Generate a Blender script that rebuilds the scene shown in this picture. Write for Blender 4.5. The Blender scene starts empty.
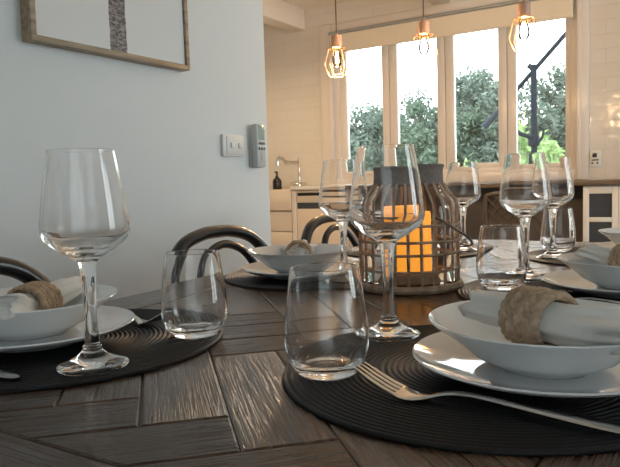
import bpy, bmesh, math, random
from mathutils import Vector, Matrix
PI = math.pi
rnd = random.Random(7)
sc = bpy.context.scene
COL = sc.collection
TZ = 0.75                       # height of the upper side of the placemats above the floor
TT = TZ-.0043                   # height of the table top

# ------------------------------------------------------------------ materials
def new_mat(name):
    m = bpy.data.materials.new(name); m.use_nodes = True
    nt = m.node_tree; nt.nodes.clear()
    out = nt.nodes.new('ShaderNodeOutputMaterial')
    return m, nt, out
def N(nt, kind, **kw):
    n = nt.nodes.new(kind)
    for k, v in kw.items():
        if k in n.inputs: n.inputs[k].default_value = v
        else: setattr(n, k, v)
    return n
def rgba(c): return (c[0], c[1], c[2], 1.0)
def simple(name, col, rough=0.5, metal=0.0, noise=0.0, nscale=30.0, bump=0.0, bscale=200.0, spec=0.5, coat=0.0, emis=None, estr=0.0, sub=0.0, sheen=0.0):
    m, nt, out = new_mat(name)
    b = N(nt, 'ShaderNodeBsdfPrincipled', Roughness=rough, Metallic=metal)
    b.inputs['Base Color'].default_value = rgba(col)
    b.inputs['Specular IOR Level'].default_value = spec
    b.inputs['Coat Weight'].default_value = coat
    b.inputs['Sheen Weight'].default_value = sheen
    if sub:
        b.inputs['Subsurface Weight'].default_value = sub
        b.inputs['Subsurface Radius'].default_value = (0.01, 0.006, 0.003)
    if emis:
        b.inputs['Emission Color'].default_value = rgba(emis); b.inputs['Emission Strength'].default_value = estr
    tc = N(nt, 'ShaderNodeTexCoord')
    if noise:
        no = N(nt, 'ShaderNodeTexNoise', Scale=nscale, Detail=4.0)
        nt.links.new(tc.outputs['Object'], no.inputs['Vector'])
        r = N(nt, 'ShaderNodeValToRGB')
        r.color_ramp.elements[0].position = .3; r.color_ramp.elements[1].position = .7
        r.color_ramp.elements[0].color = rgba([c*(1-noise) for c in col])
        r.color_ramp.elements[1].color = rgba([min(1, c*(1+noise)) for c in col])
        nt.links.new(no.outputs['Fac'], r.inputs['Fac']); nt.links.new(r.outputs['Color'], b.inputs['Base Color'])
    if bump:
        nb = N(nt, 'ShaderNodeTexNoise', Scale=bscale, Detail=3.0)
        nt.links.new(tc.outputs['Object'], nb.inputs['Vector'])
        bp = N(nt, 'ShaderNodeBump', Strength=bump, Distance=0.002)
        nt.links.new(nb.outputs['Fac'], bp.inputs['Height']); nt.links.new(bp.outputs['Normal'], b.inputs['Normal'])
    nt.links.new(b.outputs['BSDF'], out.inputs['Surface'])
    return m
def glass_mat(name, ior=1.48, col=(1, 1, 1), rough=0.0):
    m, nt, out = new_mat(name)
    g = N(nt, 'ShaderNodeBsdfGlass', IOR=ior, Roughness=rough); g.inputs['Color'].default_value = rgba(col)
    nt.links.new(g.outputs['BSDF'], out.inputs['Surface']); return m
def pane_mat(name, refl=0.08):
    m, nt, out = new_mat(name)
    t = N(nt, 'ShaderNodeBsdfTransparent'); t.inputs['Color'].default_value = (.96, .98, .97, 1)
    g = N(nt, 'ShaderNodeBsdfGlossy', Roughness=0.0)
    fr = N(nt, 'ShaderNodeFresnel', IOR=1.45)
    mx = N(nt, 'ShaderNodeMixShader')
    nt.links.new(fr.outputs['Fac'], mx.inputs['Fac']); nt.links.new(t.outputs['BSDF'], mx.inputs[1]); nt.links.new(g.outputs['BSDF'], mx.inputs[2])
    nt.links.new(mx.outputs['Shader'], out.inputs['Surface']); return m

def wood_uv(name, dark, light, rough=0.33, bump=0.35):
    """planks: UV u runs along the grain in metres, v across; 'tone' is one random number per plank"""
    m, nt, out = new_mat(name)
    b = N(nt, 'ShaderNodeBsdfPrincipled', Roughness=rough)
    uv = N(nt, 'ShaderNodeUVMap', uv_map='plank')
    at = N(nt, 'ShaderNodeAttribute', attribute_name='tone')
    mp = N(nt, 'ShaderNodeMapping'); mp.inputs['Scale'].default_value = (9, 190, 1)
    nt.links.new(uv.outputs['UV'], mp.inputs['Vector'])
    off = N(nt, 'ShaderNodeVectorMath', operation='ADD')
    sc_ = N(nt, 'ShaderNodeVectorMath', operation='SCALE'); sc_.inputs['Scale'].default_value = 57.0
    nt.links.new(at.outputs['Vector'], sc_.inputs[0]); nt.links.new(mp.outputs['Vector'], off.inputs[0]); nt.links.new(sc_.outputs['Vector'], off.inputs[1])
    no = N(nt, 'ShaderNodeTexNoise', Scale=1.0, Detail=5.0, Roughness=0.6); nt.links.new(off.outputs['Vector'], no.inputs['Vector'])
    mp2 = N(nt, 'ShaderNodeMapping'); mp2.inputs['Scale'].default_value = (14, 760, 1)
    nt.links.new(uv.outputs['UV'], mp2.inputs['Vector'])
    off2 = N(nt, 'ShaderNodeVectorMath', operation='ADD'); nt.links.new(mp2.outputs['Vector'], off2.inputs[0]); nt.links.new(sc_.outputs['Vector'], off2.inputs[1])
    fine = N(nt, 'ShaderNodeTexNoise', Scale=1.0, Detail=2.0); nt.links.new(off2.outputs['Vector'], fine.inputs['Vector'])
    r = N(nt, 'ShaderNodeValToRGB'); r.color_ramp.elements[0].position = .32; r.color_ramp.elements[1].position = .72
    r.color_ramp.elements[0].color = rgba(dark); r.color_ramp.elements[1].color = rgba(light)
    nt.links.new(no.outputs['Fac'], r.inputs['Fac'])
    mul = N(nt, 'ShaderNodeMix', data_type='RGBA', blend_type='MULTIPLY'); mul.inputs[0].default_value = 1.0
    tone = N(nt, 'ShaderNodeMapRange'); tone.inputs['To Min'].default_value = .7; tone.inputs['To Max'].default_value = 1.3
    nt.links.new(at.outputs['Fac'], tone.inputs['Value'])
    cmb = N(nt, 'ShaderNodeCombineColor'); 
    for i in range(3): nt.links.new(tone.outputs['Result'], cmb.inputs[i])
    nt.links.new(r.outputs['Color'], mul.inputs[6]); nt.links.new(cmb.outputs['Color'], mul.inputs[7])
    nt.links.new(mul.outputs[2], b.inputs['Base Color'])
    add = N(nt, 'ShaderNodeMath', operation='MULTIPLY_ADD'); add.inputs[1].default_value = .10; pr = N(nt, 'ShaderNodeValToRGB'); pr.color_ramp.elements[0].position = .36; pr.color_ramp.elements[1].position = .5
    nt.links.new(fine.outputs['Fac'], pr.inputs['Fac'])
    nt.links.new(no.outputs['Fac'], add.inputs[0]); nt.links.new(pr.outputs['Color'], add.inputs[2])
    bp = N(nt, 'ShaderNodeBump', Strength=bump, Distance=0.0008)
    nt.links.new(add.outputs['Value'], bp.inputs['Height']); nt.links.new(bp.outputs['Normal'], b.inputs['Normal'])
    nt.links.new(b.outputs['BSDF'], out.inputs['Surface']); return m
def wood_obj(name, dark, light, scale=(4, 4, 60), rough=0.45, bump=0.1):
    m, nt, out = new_mat(name)
    b = N(nt, 'ShaderNodeBsdfPrincipled', Roughness=rough)
    tc = N(nt, 'ShaderNodeTexCoord'); mp = N(nt, 'ShaderNodeMapping'); mp.inputs['Scale'].default_value = scale
    nt.links.new(tc.outputs['Object'], mp.inputs['Vector'])
    no = N(nt, 'ShaderNodeTexNoise', Scale=1.0, Detail=5.0, Roughness=.6); nt.links.new(mp.outputs['Vector'], no.inputs['Vector'])
    r = N(nt, 'ShaderNodeValToRGB'); r.color_ramp.elements[0].position = .35; r.color_ramp.elements[1].position = .68
    r.color_ramp.elements[0].color = rgba(dark); r.color_ramp.elements[1].color = rgba(light)
    nt.links.new(no.outputs['Fac'], r.inputs['Fac']); nt.links.new(r.outputs['Color'], b.inputs['Base Color'])
    bp = N(nt, 'ShaderNodeBump', Strength=bump, Distance=0.001); nt.links.new(no.outputs['Fac'], bp.inputs['Height']); nt.links.new(bp.outputs['Normal'], b.inputs['Normal'])
    nt.links.new(b.outputs['BSDF'], out.inputs['Surface']); return m
def tile_mat(name):
    m, nt, out = new_mat(name)
    b = N(nt, 'ShaderNodeBsdfPrincipled', Roughness=.16)
    tc = N(nt, 'ShaderNodeTexCoord'); sep = N(nt, 'ShaderNodeSeparateXYZ'); cb = N(nt, 'ShaderNodeCombineXYZ')
    nt.links.new(tc.outputs['Object'], sep.inputs[0]); nt.links.new(sep.outputs['X'], cb.inputs['X']); nt.links.new(sep.outputs['Z'], cb.inputs['Y'])
    br = N(nt, 'ShaderNodeTexBrick', Scale=1.0); br.inputs['Brick Width'].default_value = .3; br.inputs['Row Height'].default_value = .1
    br.inputs['Mortar Size'].default_value = .0016; br.inputs['Mortar Smooth'].default_value = .3
    br.inputs['Color1'].default_value = (.72, .69, .64, 1); br.inputs['Color2'].default_value = (.70, .665, .61, 1); br.inputs['Mortar'].default_value = (.645, .61, .555, 1)
    nt.links.new(cb.outputs[0], br.inputs['Vector']); nt.links.new(br.outputs['Color'], b.inputs['Base Color'])
    no = N(nt, 'ShaderNodeTexNoise', Scale=13.0, Detail=1.0); nt.links.new(tc.outputs['Object'], no.inputs['Vector'])
    sb = N(nt, 'ShaderNodeMath', operation='MULTIPLY_ADD'); sb.inputs[1].default_value = -.25; nt.links.new(br.outputs['Fac'], sb.inputs[0]); nt.links.new(no.outputs['Fac'], sb.inputs[2])
    bp = N(nt, 'ShaderNodeBump', Strength=.8, Distance=0.005); nt.links.new(sb.outputs[0], bp.inputs['Height']); nt.links.new(bp.outputs['Normal'], b.inputs['Normal'])
    nt.links.new(b.outputs['BSDF'], out.inputs['Surface']); return m
def floor_mat(name):
    m, nt, out = new_mat(name)
    b = N(nt, 'ShaderNodeBsdfPrincipled', Roughness=.4)
    tc = N(nt, 'ShaderNodeTexCoord')
    br = N(nt, 'ShaderNodeTexBrick', Scale=1.0); br.inputs['Brick Width'].default_value = 1.6; br.inputs['Row Height'].default_value = .14; br.inputs['Mortar Size'].default_value = .002
    br.inputs['Color1'].default_value = (.30, .20, .12, 1); br.inputs['Color2'].default_value = (.24, .155, .09, 1); br.inputs['Mortar'].default_value = (.05, .03, .02, 1)
    nt.links.new(tc.outputs['Object'], br.inputs['Vector']); nt.links.new(br.outputs['Color'], b.inputs['Base Color'])
    nt.links.new(b.outputs['BSDF'], out.inputs['Surface']); return m
def canvas_mat(name):
    """plain pale canvas with one rough brown-grey upright band painted on it (object space: y across, z up)"""
    m, nt, out = new_mat(name)
    b = N(nt, 'ShaderNodeBsdfPrincipled', Roughness=.8)
    tc = N(nt, 'ShaderNodeTexCoord'); sep = N(nt, 'ShaderNodeSeparateXYZ'); nt.links.new(tc.outputs['Object'], sep.inputs[0])
    ne = N(nt, 'ShaderNodeTexNoise', Scale=60.0, Detail=3.0); nt.links.new(tc.outputs['Object'], ne.inputs['Vector'])
    wob = N(nt, 'ShaderNodeMath', operation='MULTIPLY_ADD'); wob.inputs[1].default_value = .006; wob.inputs[2].default_value = -.003
    nt.links.new(ne.outputs['Fac'], wob.inputs[0])
    ad = N(nt, 'ShaderNodeMath', operation='ADD'); nt.links.new(sep.outputs['Y'], ad.inputs[0]); nt.links.new(wob.outputs[0], ad.inputs[1])
    ab = N(nt, 'ShaderNodeMath', operation='ABSOLUTE'); nt.links.new(ad.outputs[0], ab.inputs[0])
    lt = N(nt, 'ShaderNodeMath', operation='LESS_THAN'); lt.inputs[1].default_value = .0265; nt.links.new(ab.outputs[0], lt.inputs[0])
    mp = N(nt, 'ShaderNodeMapping'); mp.inputs['Scale'].default_value = (90, 90, 220); nt.links.new(tc.outputs['Object'], mp.inputs['Vector'])
    n2 = N(nt, 'ShaderNodeTexNoise', Scale=1.0, Detail=3.0); nt.links.new(mp.outputs[0], n2.inputs['Vector'])
    r = N(nt, 'ShaderNodeValToRGB'); r.color_ramp.elements[0].position = .36; r.color_ramp.elements[1].position = .66
    r.color_ramp.elements[0].color = (.09, .08, .085, 1); r.color_ramp.elements[1].color = (.36, .33, .32, 1); nt.links.new(n2.outputs['Fac'], r.inputs['Fac'])
    mx = N(nt, 'ShaderNodeMix', data_type='RGBA'); mx.inputs[6].default_value = (.72, .74, .75, 1)
    nt.links.new(lt.outputs[0], mx.inputs[0]); nt.links.new(r.outputs['Color'], mx.inputs[7]); nt.links.new(mx.outputs[2], b.inputs['Base Color'])
    nt.links.new(b.outputs['BSDF'], out.inputs['Surface']); return m
def emit_mat(name, col, s):
    m, nt, out = new_mat(name)
    e = N(nt, 'ShaderNodeEmission', Strength=s); e.inputs['Color'].default_value = rgba(col)
    nt.links.new(e.outputs[0], out.inputs['Surface']); return m
def leaf_mat(name, c1, c2):
    m, nt, out = new_mat(name)
    b = N(nt, 'ShaderNodeBsdfDiffuse'); t = N(nt, 'ShaderNodeBsdfTranslucent')
    ge = N(nt, 'ShaderNodeNewGeometry')
    r = N(nt, 'ShaderNodeValToRGB'); r.color_ramp.elements[0].color = rgba(c1); r.color_ramp.elements[1].color = rgba(c2)
    nt.links.new(ge.outputs['Random Per Island'], r.inputs['Fac'])
    nt.links.new(r.outputs['Color'], b.inputs['Color']); nt.links.new(r.outputs['Color'], t.inputs['Color'])
    mx = N(nt, 'ShaderNodeMixShader', Fac=.35); nt.links.new(b.outputs[0], mx.inputs[1]); nt.links.new(t.outputs[0], mx.inputs[2])
    nt.links.new(mx.outputs[0], out.inputs['Surface']); return m

def sheer_mat(name):
    m, nt, out = new_mat(name)
    a = N(nt, 'ShaderNodeBsdfDiffuse'); a.inputs['Color'].default_value = (.85, .86, .87, 1)
    t = N(nt, 'ShaderNodeBsdfTranslucent'); t.inputs['Color'].default_value = (.85, .86, .87, 1)
    mx = N(nt, 'ShaderNodeMixShader', Fac=.6); nt.links.new(a.outputs[0], mx.inputs[1]); nt.links.new(t.outputs[0], mx.inputs[2])
    nt.links.new(mx.outputs[0], out.inputs['Surface']); return m

M = dict(
    glass=glass_mat('clear_drinking_glass', 1.46),
    jar=glass_mat('lantern_glass', 1.25),
    pane=pane_mat('window_glass'),
    table=wood_uv('dark_herringbone_wood', (.040, .022, .014), (.125, .073, .046), .22, .42),
    tableleg=wood_obj('dark_table_wood', (.030, .022, .018), (.07, .05, .04)),
    cord=simple('black_woven_cord', (.0035, .005, .007), .42, noise=.4, nscale=300, bump=.4, bscale=900, spec=.34),
    china=simple('white_glazed_china', (.78, .80, .80), .05, coat=.5),
    linen=simple('white_linen', (.80, .80, .77), .85, bump=.5, bscale=1200, sheen=.3),
    braid=simple('braided_seagrass', (.43, .32, .22), .7, noise=.3, nscale=130, bump=.4, bscale=900),
    steel=simple('polished_steel', (.72, .70, .67), .16, metal=1.0),
    chrome=simple('chrome', (.8, .79, .77), .08, metal=1.0),
    black_wood=simple('black_lacquered_bentwood', (.012, .013, .015), .28, coat=.3),
    cane_seat=simple('black_woven_seat', (.03, .03, .03), .6, bump=.6, bscale=500),
    wall=simple('cool_white_paint', (.69, .735, .755), .75, bump=.04, bscale=260),
    trim=simple('cream_gloss_paint', (.74, .69, .65), .22),
    ceil=simple('cream_ceiling_paint', (.80, .74, .66), .7),
    tile=tile_mat('handmade_white_tile'),
    floor=floor_mat('oak_floorboards'),
    oak=wood_obj('pale_oak_frame', (.20, .14, .085), (.42, .32, .21), (60, 5, 60)),
    canvas=canvas_mat('painted_canvas'),
    plastic=simple('white_plastic', (.72, .73, .72), .35),
    greyplastic=simple('grey_plastic', (.52, .54, .54), .4),
    lcd=simple('green_grey_display', (.30, .42, .36), .2),
    button=simple('dark_rubber_button', (.10, .11, .12), .5),
    teal=simple('teal_rubber_button', (.06, .22, .22), .5),
    cane=simple('weathered_cane', (.40, .29, .20), .65, noise=.35, nscale=60, bump=.4, bscale=300),
    collar=simple('grey_brown_wrapped_cane', (.17, .14, .125), .6, noise=.3, nscale=200, bump=.6, bscale=500),
    wire=simple('brown_wire_handle', (.12, .09, .07), .4, metal=.4),
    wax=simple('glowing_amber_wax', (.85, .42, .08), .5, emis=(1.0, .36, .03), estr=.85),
    flame=emit_mat('candle_flame', (1.0, .62, .15), 6.0),
    cabinet=simple('cream_cabinet_paint', (.74, .66, .56), .4),
    stone=simple('white_stone_benchtop', (.84, .83, .80), .2, noise=.05, nscale=20),
    darkpanel=simple('charcoal_brown_panel', (.065, .058, .054), .6, noise=.15, nscale=8),
    benchwood=wood_obj('brown_timber_benchtop', (.085, .062, .045), (.15, .115, .085), (3, 50, 50), .4),
    darkglass=simple('dark_cabinet_glass', (.06, .07, .085), .12),
    blackplastic=simple('black_plastic', (.012, .012, .012), .3),
    rattan=simple('dark_rattan', (.075, .058, .046), .6, noise=.3, nscale=80),
    blind=simple('cream_blind_fabric', (.80, .72, .60), .85, bump=.3, bscale=600),
    rail=simple('grey_metal_rail', (.42, .45, .47), .4, metal=.6),
    copper=simple('copper_wire', (.56, .30, .17), .35, metal=.8),
    beech=wood_obj('pinkish_beech', (.36, .22, .16), (.48, .31, .23), (30, 30, 5)),
    cable=simple('dark_fabric_cable', (.06, .045, .04), .8),
    bulb=glass_mat('clear_bulb_glass', 1.2),
    filament=emit_mat('glowing_filament', (1.0, .58, .18), 45.0),
    umbrella=simple('dark_slate_metal', (.012, .015, .022), .8, spec=.15),
    fabric_dark=simple('folded_charcoal_canopy', (.014, .018, .028), .8),
    bark=simple('brown_bark', (.09, .07, .055), .9, noise=.3, nscale=15),
    grass=simple('lawn_grass', (.10, .14, .05), .9, noise=.3, nscale=6),
    leafA=leaf_mat('hazy_grey_green_leaves', (.105, .135, .110), (.22, .26, .21)),  # greyed and lightened: outdoor haze is put into the leaf colour
    leafB=leaf_mat('hazy_deep_green_leaves', (.08, .115, .085), (.18, .225, .165)),  # lightened too, with the haze in the colour
    leafC=leaf_mat('bright_green_leaves', (.20, .30, .11), (.36, .46, .22)),
    sheer=sheer_mat('white_sheer_fabric'),
    lamp=emit_mat('added_downlight_lens', (1.0, .70, .40), 30.0),
)

# ------------------------------------------------------------------ mesh helpers
class MB:
    def __init__(s): s.bm = bmesh.new()
    def box(s, x0, x1, y0, y1, z0, z1, bev=0.0):
        b = bmesh.new()
        bmesh.ops.create_cube(b, size=1.0)
        for v in b.verts:
            v.co = Vector(((x0+x1)/2 + v.co.x*(x1-x0), (y0+y1)/2 + v.co.y*(y1-y0), (z0+z1)/2 + v.co.z*(z1-z0)))
        if bev: bmesh.ops.bevel(b, geom=b.edges[:], offset=bev, segments=2, affect='EDGES', profile=.5)
        s.merge(b); return s
    def merge(s, b, mat=None):
        mp = {}
        for v in b.verts: mp[v] = s.bm.verts.new(mat @ v.co if mat else v.co)
        for f in b.faces:
            try: s.bm.faces.new([mp[v] for v in f.verts])
            except ValueError: pass
        b.free()
    def lathe(s, prof, n=64, c=(0, 0, 0)):
        rings = []
        for r, z in prof:
            if r < 1e-6: rings.append([s.bm.verts.new((c[0], c[1], c[2]+z))])
            else: rings.append([s.bm.verts.new((c[0]+r*math.cos(2*PI*i/n), c[1]+r*math.sin(2*PI*i/n), c[2]+z)) for i in range(n)])
        for a, b in zip(rings, rings[1:]):
            for i in range(n):
                j = (i+1) % n
                if len(a) == 1 and len(b) == 1: continue
                if len(a) == 1: s.bm.faces.new((a[0], b[j], b[i]))
                elif len(b) == 1: s.bm.faces.new((a[i], a[j], b[0]))
                else: s.bm.faces.new((a[i], a[j], b[j], b[i]))
        return s
    def tube(s, pts, rad, n=10, closed=False, caps=True, flat=1.0, up=None):
        pts = [Vector(p) for p in pts]; k = len(pts)
        tang = []
        for i in range(k):
            a = pts[(i-1) % k] if closed or i > 0 else pts[i]
            b = pts[(i+1) % k] if closed or i < k-1 else pts[i]
            tang.append((b-a).normalized())
        t0 = tang[0]
        ref = Vector(up) if up else (Vector((0, 0, 1)) if abs(t0.z) < .9 else Vector((1, 0, 0)))
        nrm = (ref - t0*ref.dot(t0)).normalized()
        rings = []
        for i in range(k):
            t = tang[i]
            if up: nrm = (Vector(up) - t*Vector(up).dot(t)).normalized()
            else: nrm = (nrm - t*nrm.dot(t)).normalized()
            bi = t.cross(nrm); r = rad(i/(k-1 if not closed else k)) if callable(rad) else rad
            rings.append([s.bm.verts.new(pts[i] + (nrm*math.cos(2*PI*j/n)*flat + bi*math.sin(2*PI*j/n))*r) for j in range(n)])
        pairs = list(zip(rings, rings[1:])) + ([(rings[-1], rings[0])] if closed else [])
        for a, b in pairs:
            for j in range(n):
                q = (j+1) % n; s.bm.faces.new((a[j], a[q], b[q], b[j]))
        if caps and not closed:
            s.bm.faces.new(rings[0][::-1]); s.bm.faces.new(rings[-1])
        return s
    def ellipsoid(s, c, ax, rad, nu=8, nv=5):
        b = bmesh.new(); bmesh.ops.create_uvsphere(b, u_segments=nu, v_segments=nv, radius=1.0)
        m = Matrix.Translation(c) @ ax.to_4x4() @ Matrix.Diagonal((*rad, 1))
        s.merge(b, m); return s
    def build(s, name, mat, parent=None, smooth=True, angle=40, recalc=True):
        if recalc: bmesh.ops.recalc_face_normals(s.bm, faces=s.bm.faces[:])
        me = bpy.data.meshes.new(name); s.bm.to_mesh(me); s.bm.free()
        me.materials.append(mat)
        if smooth:
            for p in me.polygons: p.use_smooth = True
            if angle < 180:
                try: me.set_sharp_from_angle(angle=math.radians(angle))
                except Exception: pass
        o = bpy.data.objects.new(name, me); COL.objects.link(o)
        if parent: o.parent = parent
        return o
def spline(pts, sub=6, closed=False):
    """Catmull-Rom through points of any dimension"""
    out = []; n = len(pts)
    P = lambda i: pts[i % n] if closed else pts[max(0, min(n-1, i))]
    for i in range(n if closed else n-1):
        p0, p1, p2, p3 = P(i-1), P(i), P(i+1), P(i+2)
        for k in range(sub):
            t = k/sub
            out.append(tuple(.5*((2*b)+(-a+c)*t+(2*a-5*b+4*c-d)*t*t+(-a+3*b-3*c+d)*t**3) for a, b, c, d in zip(p0, p1, p2, p3)))
    if not closed: out.append(tuple(pts[-1]))
    return out
def thing(name, label, cat, loc=(0, 0, 0), rz=0.0, group=None):
    o = bpy.data.objects.new(name, None); COL.objects.link(o); o.location = loc; o.rotation_euler = (0, 0, rz)
    o.empty_display_size = .05
    return tag(o, label, cat, group)
def tag(o, label, cat, group=None, loc=None, rz=None):
    o['label'] = label; o['category'] = cat
    if group: o['group'] = group
    if loc is not None: o.location = loc
    if rz is not None: o.rotation_euler = (0, 0, rz)
    return o
def struct(o, label=None):
    o['kind'] = 'structure'
    if label: o['label'] = label
    return o
def dup(root, loc, rz, label, group=None):
    r = root.copy(); COL.objects.link(r); r.location = loc; r.rotation_euler = (0, 0, rz); r['label'] = label
    if group: r['group'] = group
    for ch in list(root.children):
        c = ch.copy(); COL.objects.link(c); c.parent = r
        for g in ch.children:
            d = g.copy(); COL.objects.link(d); d.parent = c
    return r

# ------------------------------------------------------------------ camera (solved from the glasses and the walls)
cam_d = bpy.data.cameras.new('camera'); cam = bpy.data.objects.new('camera', cam_d); COL.objects.link(cam)
f_px = 640.18; pit, rol, yaw = math.radians(4.4991), math.radians(-1.77444), .5531
def room(d): return Vector((d[0]*math.cos(yaw)-d[1]*math.sin(yaw), d[0]*math.sin(yaw)+d[1]*math.cos(yaw), d[2]))
fw = Vector((0, math.cos(pit), -math.sin(pit))); u0 = Vector((0, math.sin(pit), math.cos(pit))); r0 = Vector((1, 0, 0))
rt = r0*math.cos(rol)+u0*math.sin(rol); upv = -r0*math.sin(rol)+u0*math.cos(rol)
F, R, U = room(fw), room(rt), room(upv)
mw = Matrix(((R.x, U.x, -F.x, 0), (R.y, U.y, -F.y, 0), (R.z, U.z, -F.z, TZ+.17198), (0, 0, 0, 1)))
cam.matrix_world = mw
cam_d.sensor_width = 36.0; cam_d.lens = f_px/620*36; cam_d.clip_start = .02; cam_d.clip_end = 200
sc.camera = cam

# ------------------------------------------------------------------ room shell
H_C = 2.47
XL, XR, YB, YW = -1.27, 2.5, -1.9, 5.0
YC = 1.800                                  # end of the dining wall
XK = -4.6                                   # kitchen's far left wall
def slab(name, x0, x1, y0, y1, z0, z1, mat): return struct(MB().box(x0, x1, y0, y1, z0, z1).build(name, mat, smooth=False))
slab('floor', XK, XR, YB, YW+.2, -.1, 0, M['floor'])
slab('ceiling', XK, XR, YC, YW+.2, H_C, H_C+.1, M['ceil'])
slab('ceiling_dining', XL-.11, XR, YB-.12, YC, H_C, H_C+.1, M['wall'])['label'] = 'white dining room ceiling'
slab('wall_left', XL-.11, XL, YB, YC, 0, H_C, M['wall'])
BX0, BX1, BZ0, BZ1 = .10, 2.30, .10, 2.25          # unseen window added behind the camera for fill daylight
w = MB()
w.box(XL-.11, BX0, YB-.12, YB, 0, H_C); w.box(BX1, XR, YB-.12, YB, 0, H_C); w.box(BX0, BX1, YB-.12, YB, 0, BZ0); w.box(BX0, BX1, YB-.12, YB, BZ1, H_C)
struct(w.build('wall_back', M['wall'], smooth=False))
wn = struct(thing('window_4', 'unseen white framed window added behind the diner for fill daylight', 'window', ((BX0+BX1)/2, YB-.06, BZ0))); del wn['category']
fr = MB(); q_ = (BX1-BX0)/2; h = BZ1-BZ0
fr.box(-q_, -q_+.05, -.03, .03, 0, h); fr.box(q_-.05, q_, -.03, .03, 0, h); fr.box(-.025, .025, -.03, .03, .05, h-.05); fr.box(-q_+.05, q_-.05, -.03, .03, 0, .05); fr.box(-q_+.05, q_-.05, -.03, .03, h-.05, h)
fr.build('window_frame', M['plastic'], wn, smooth=False)
for s_ in (-1, 1): MB().box(min(s_*.025, s_*(q_-.05)), max(s_*.025, s_*(q_-.05)), -.004, .004, .05, h-.05).build('pane', M['pane'], wn, smooth=False)
slab('wall_kitchen_left', XK-.12, XK, YC, YW+.2, 0, H_C, M['wall'])
slab('wall_pantry', XK, XL-.11, YC-.12, YC, 0, H_C, M['wall'])
slab('baseboard_left', XL, XL+.015, YB, YC, 0, .12, M['plastic'])
# window wall with its opening
WX0, WX1, WZ0, WZ1 = -2.80, -.79, TZ+.215, TZ+1.43
w = MB()
w.box(XK, WX0, YW, YW+.2, 0, H_C); w.box(WX1, XR, YW, YW+.2, 0, H_C)
w.box(WX0, WX1, YW, YW+.2, 0, WZ0); w.box(WX0, WX1, YW, YW+.2, WZ1, H_C)
struct(w.build('wall_window', M['tile'], smooth=False))
# right hand wall with two tall glazed openings
RY = [(1.75, 3.15), (3.4, 4.8)]; RZ = (.25, 2.25)
w = MB(); ys = [YB-.12] + [q for ab in RY for q in ab] + [YW+.2]
for a in range(0, len(ys), 2):
    b = a+1; w.box(XR, XR+.15, ys[a], ys[b], 0, H_C)
for a, b in RY: w.box(XR, XR+.15, a, b, 0, RZ[0]); w.box(XR, XR+.15, a, b, RZ[1], H_C)
struct(w.build('wall_right', M['wall'], smooth=False))
for i, (a, b) in enumerate(RY):
    wn = struct(thing('window_%d' % (i+2), 'tall sliding glass window in the right wall', 'window', (XR+.07, (a+b)/2, RZ[0])))
    del wn['category']
    h = RZ[1]-RZ[0]; hw = (b-a)/2
    fr = MB(); fr.box(-.03, .03, -hw, -hw+.06, 0, h); fr.box(-.03, .03, hw-.06, hw, 0, h); fr.box(-.03, .03, -.03, .03, .06, h-.06); fr.box(-.03, .03, -hw+.06, hw-.06, 0, .06); fr.box(-.03, .03, -hw+.06, hw-.06, h-.06, h)
    fr.build('window_frame', M['plastic'], wn, smooth=False)
    for s_ in (-1, 1): MB().box(-.004, .004, min(s_*.03, s_*(hw-.06)), max(s_*.03, s_*(hw-.06)), .06, h-.06).build('pane', M['pane'], wn, smooth=False)
# kitchen window: frame with four casements, each with its pane
wn = struct(thing('window_1', 'wide kitchen window with four cream framed panes', 'window', ((WX0+WX1)/2, YW, WZ0))); del wn['category']
cx, cz = (WX0+WX1)/2, WZ0
def wb(x0, x1, y0, y1, z0, z1, bev=.003): return MB().box(x0-cx, x1-cx, y0-YW, y1-YW, z0-cz, z1-cz, bev)
fr = MB()
fr.box(WX0-cx, WX0+.05-cx, 0.02, .16, 0, WZ1-cz, .003); fr.box(WX1-.05-cx, WX1-cx, .02, .16, 0, WZ1-cz, .003)
fr.box(WX0+.05-cx, WX1-.05-cx, .02, .16, 0, .035, .003); fr.box(WX0+.05-cx, WX1-.05-cx, .02, .16, WZ1-cz-.04, WZ1-cz, .003)
fr.build('window_frame', M['trim'], wn)
panes = [(-2.690, -2.343), (-2.207, -1.855), (-1.716, -1.364), (-1.228, -.876)]
edges = [(-2.75, -2.277), (-2.273, -1.788), (-1.784, -1.298), (-1.294, -.84)]
PZ0, PZ1 = TZ+.290, TZ+1.36
for (a, b), (e0, e1) in zip(panes, edges):
    s_ = MB()
    for x0, x1, z0, z1 in ((e0, a, WZ0+.035, WZ1-.04), (b, e1, WZ0+.035, WZ1-.04), (a, b, WZ0+.035, PZ0), (a, b, PZ1, WZ1-.04)):
        s_.box(x0-cx, x1-cx, .03, .085, z0-cz, z1-cz, .004)
    sash = s_.build('sash', M['trim'], wn)
    MB().box(a-cx-.004, b-cx+.004, .055, .061, PZ0-cz-.004, PZ1-cz+.004).build('pane', M['pane'], sash, smooth=False)
    MB().box(a-cx+.14, a-cx+.2, .012, .03, PZ0-cz-.045, PZ0-cz-.033, .003).build('latch', M['chrome'], sash)
# architrave around the opening
tr = MB(); aw = .115
tr.box(WX0-aw, WX0, YW-.025, YW, TZ+.135, WZ1+aw, .006); tr.box(WX1, WX1+aw-.035, YW-.025, YW, TZ+.135, WZ1+aw, .006)
tr.box(WX0, WX1, YW-.025, YW, WZ1, WZ1+aw, .006); tr.box(WX0-aw*0, WX1, YW-.022, YW, TZ+.135, WZ0, .006)
tr.box(WX0-.03, WX0, YW-.038, YW-.025, TZ+.14, WZ1+.03, .005); tr.box(WX1, WX1+.03, YW-.038, YW-.025, TZ+.14, WZ1+.03, .005); tr.box(WX0, WX1, YW-.038, YW-.025, WZ1, WZ1+.03, .005)
struct(tr.build('trim_1', M['trim']), 'cream moulded trim around the kitchen window')
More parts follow.
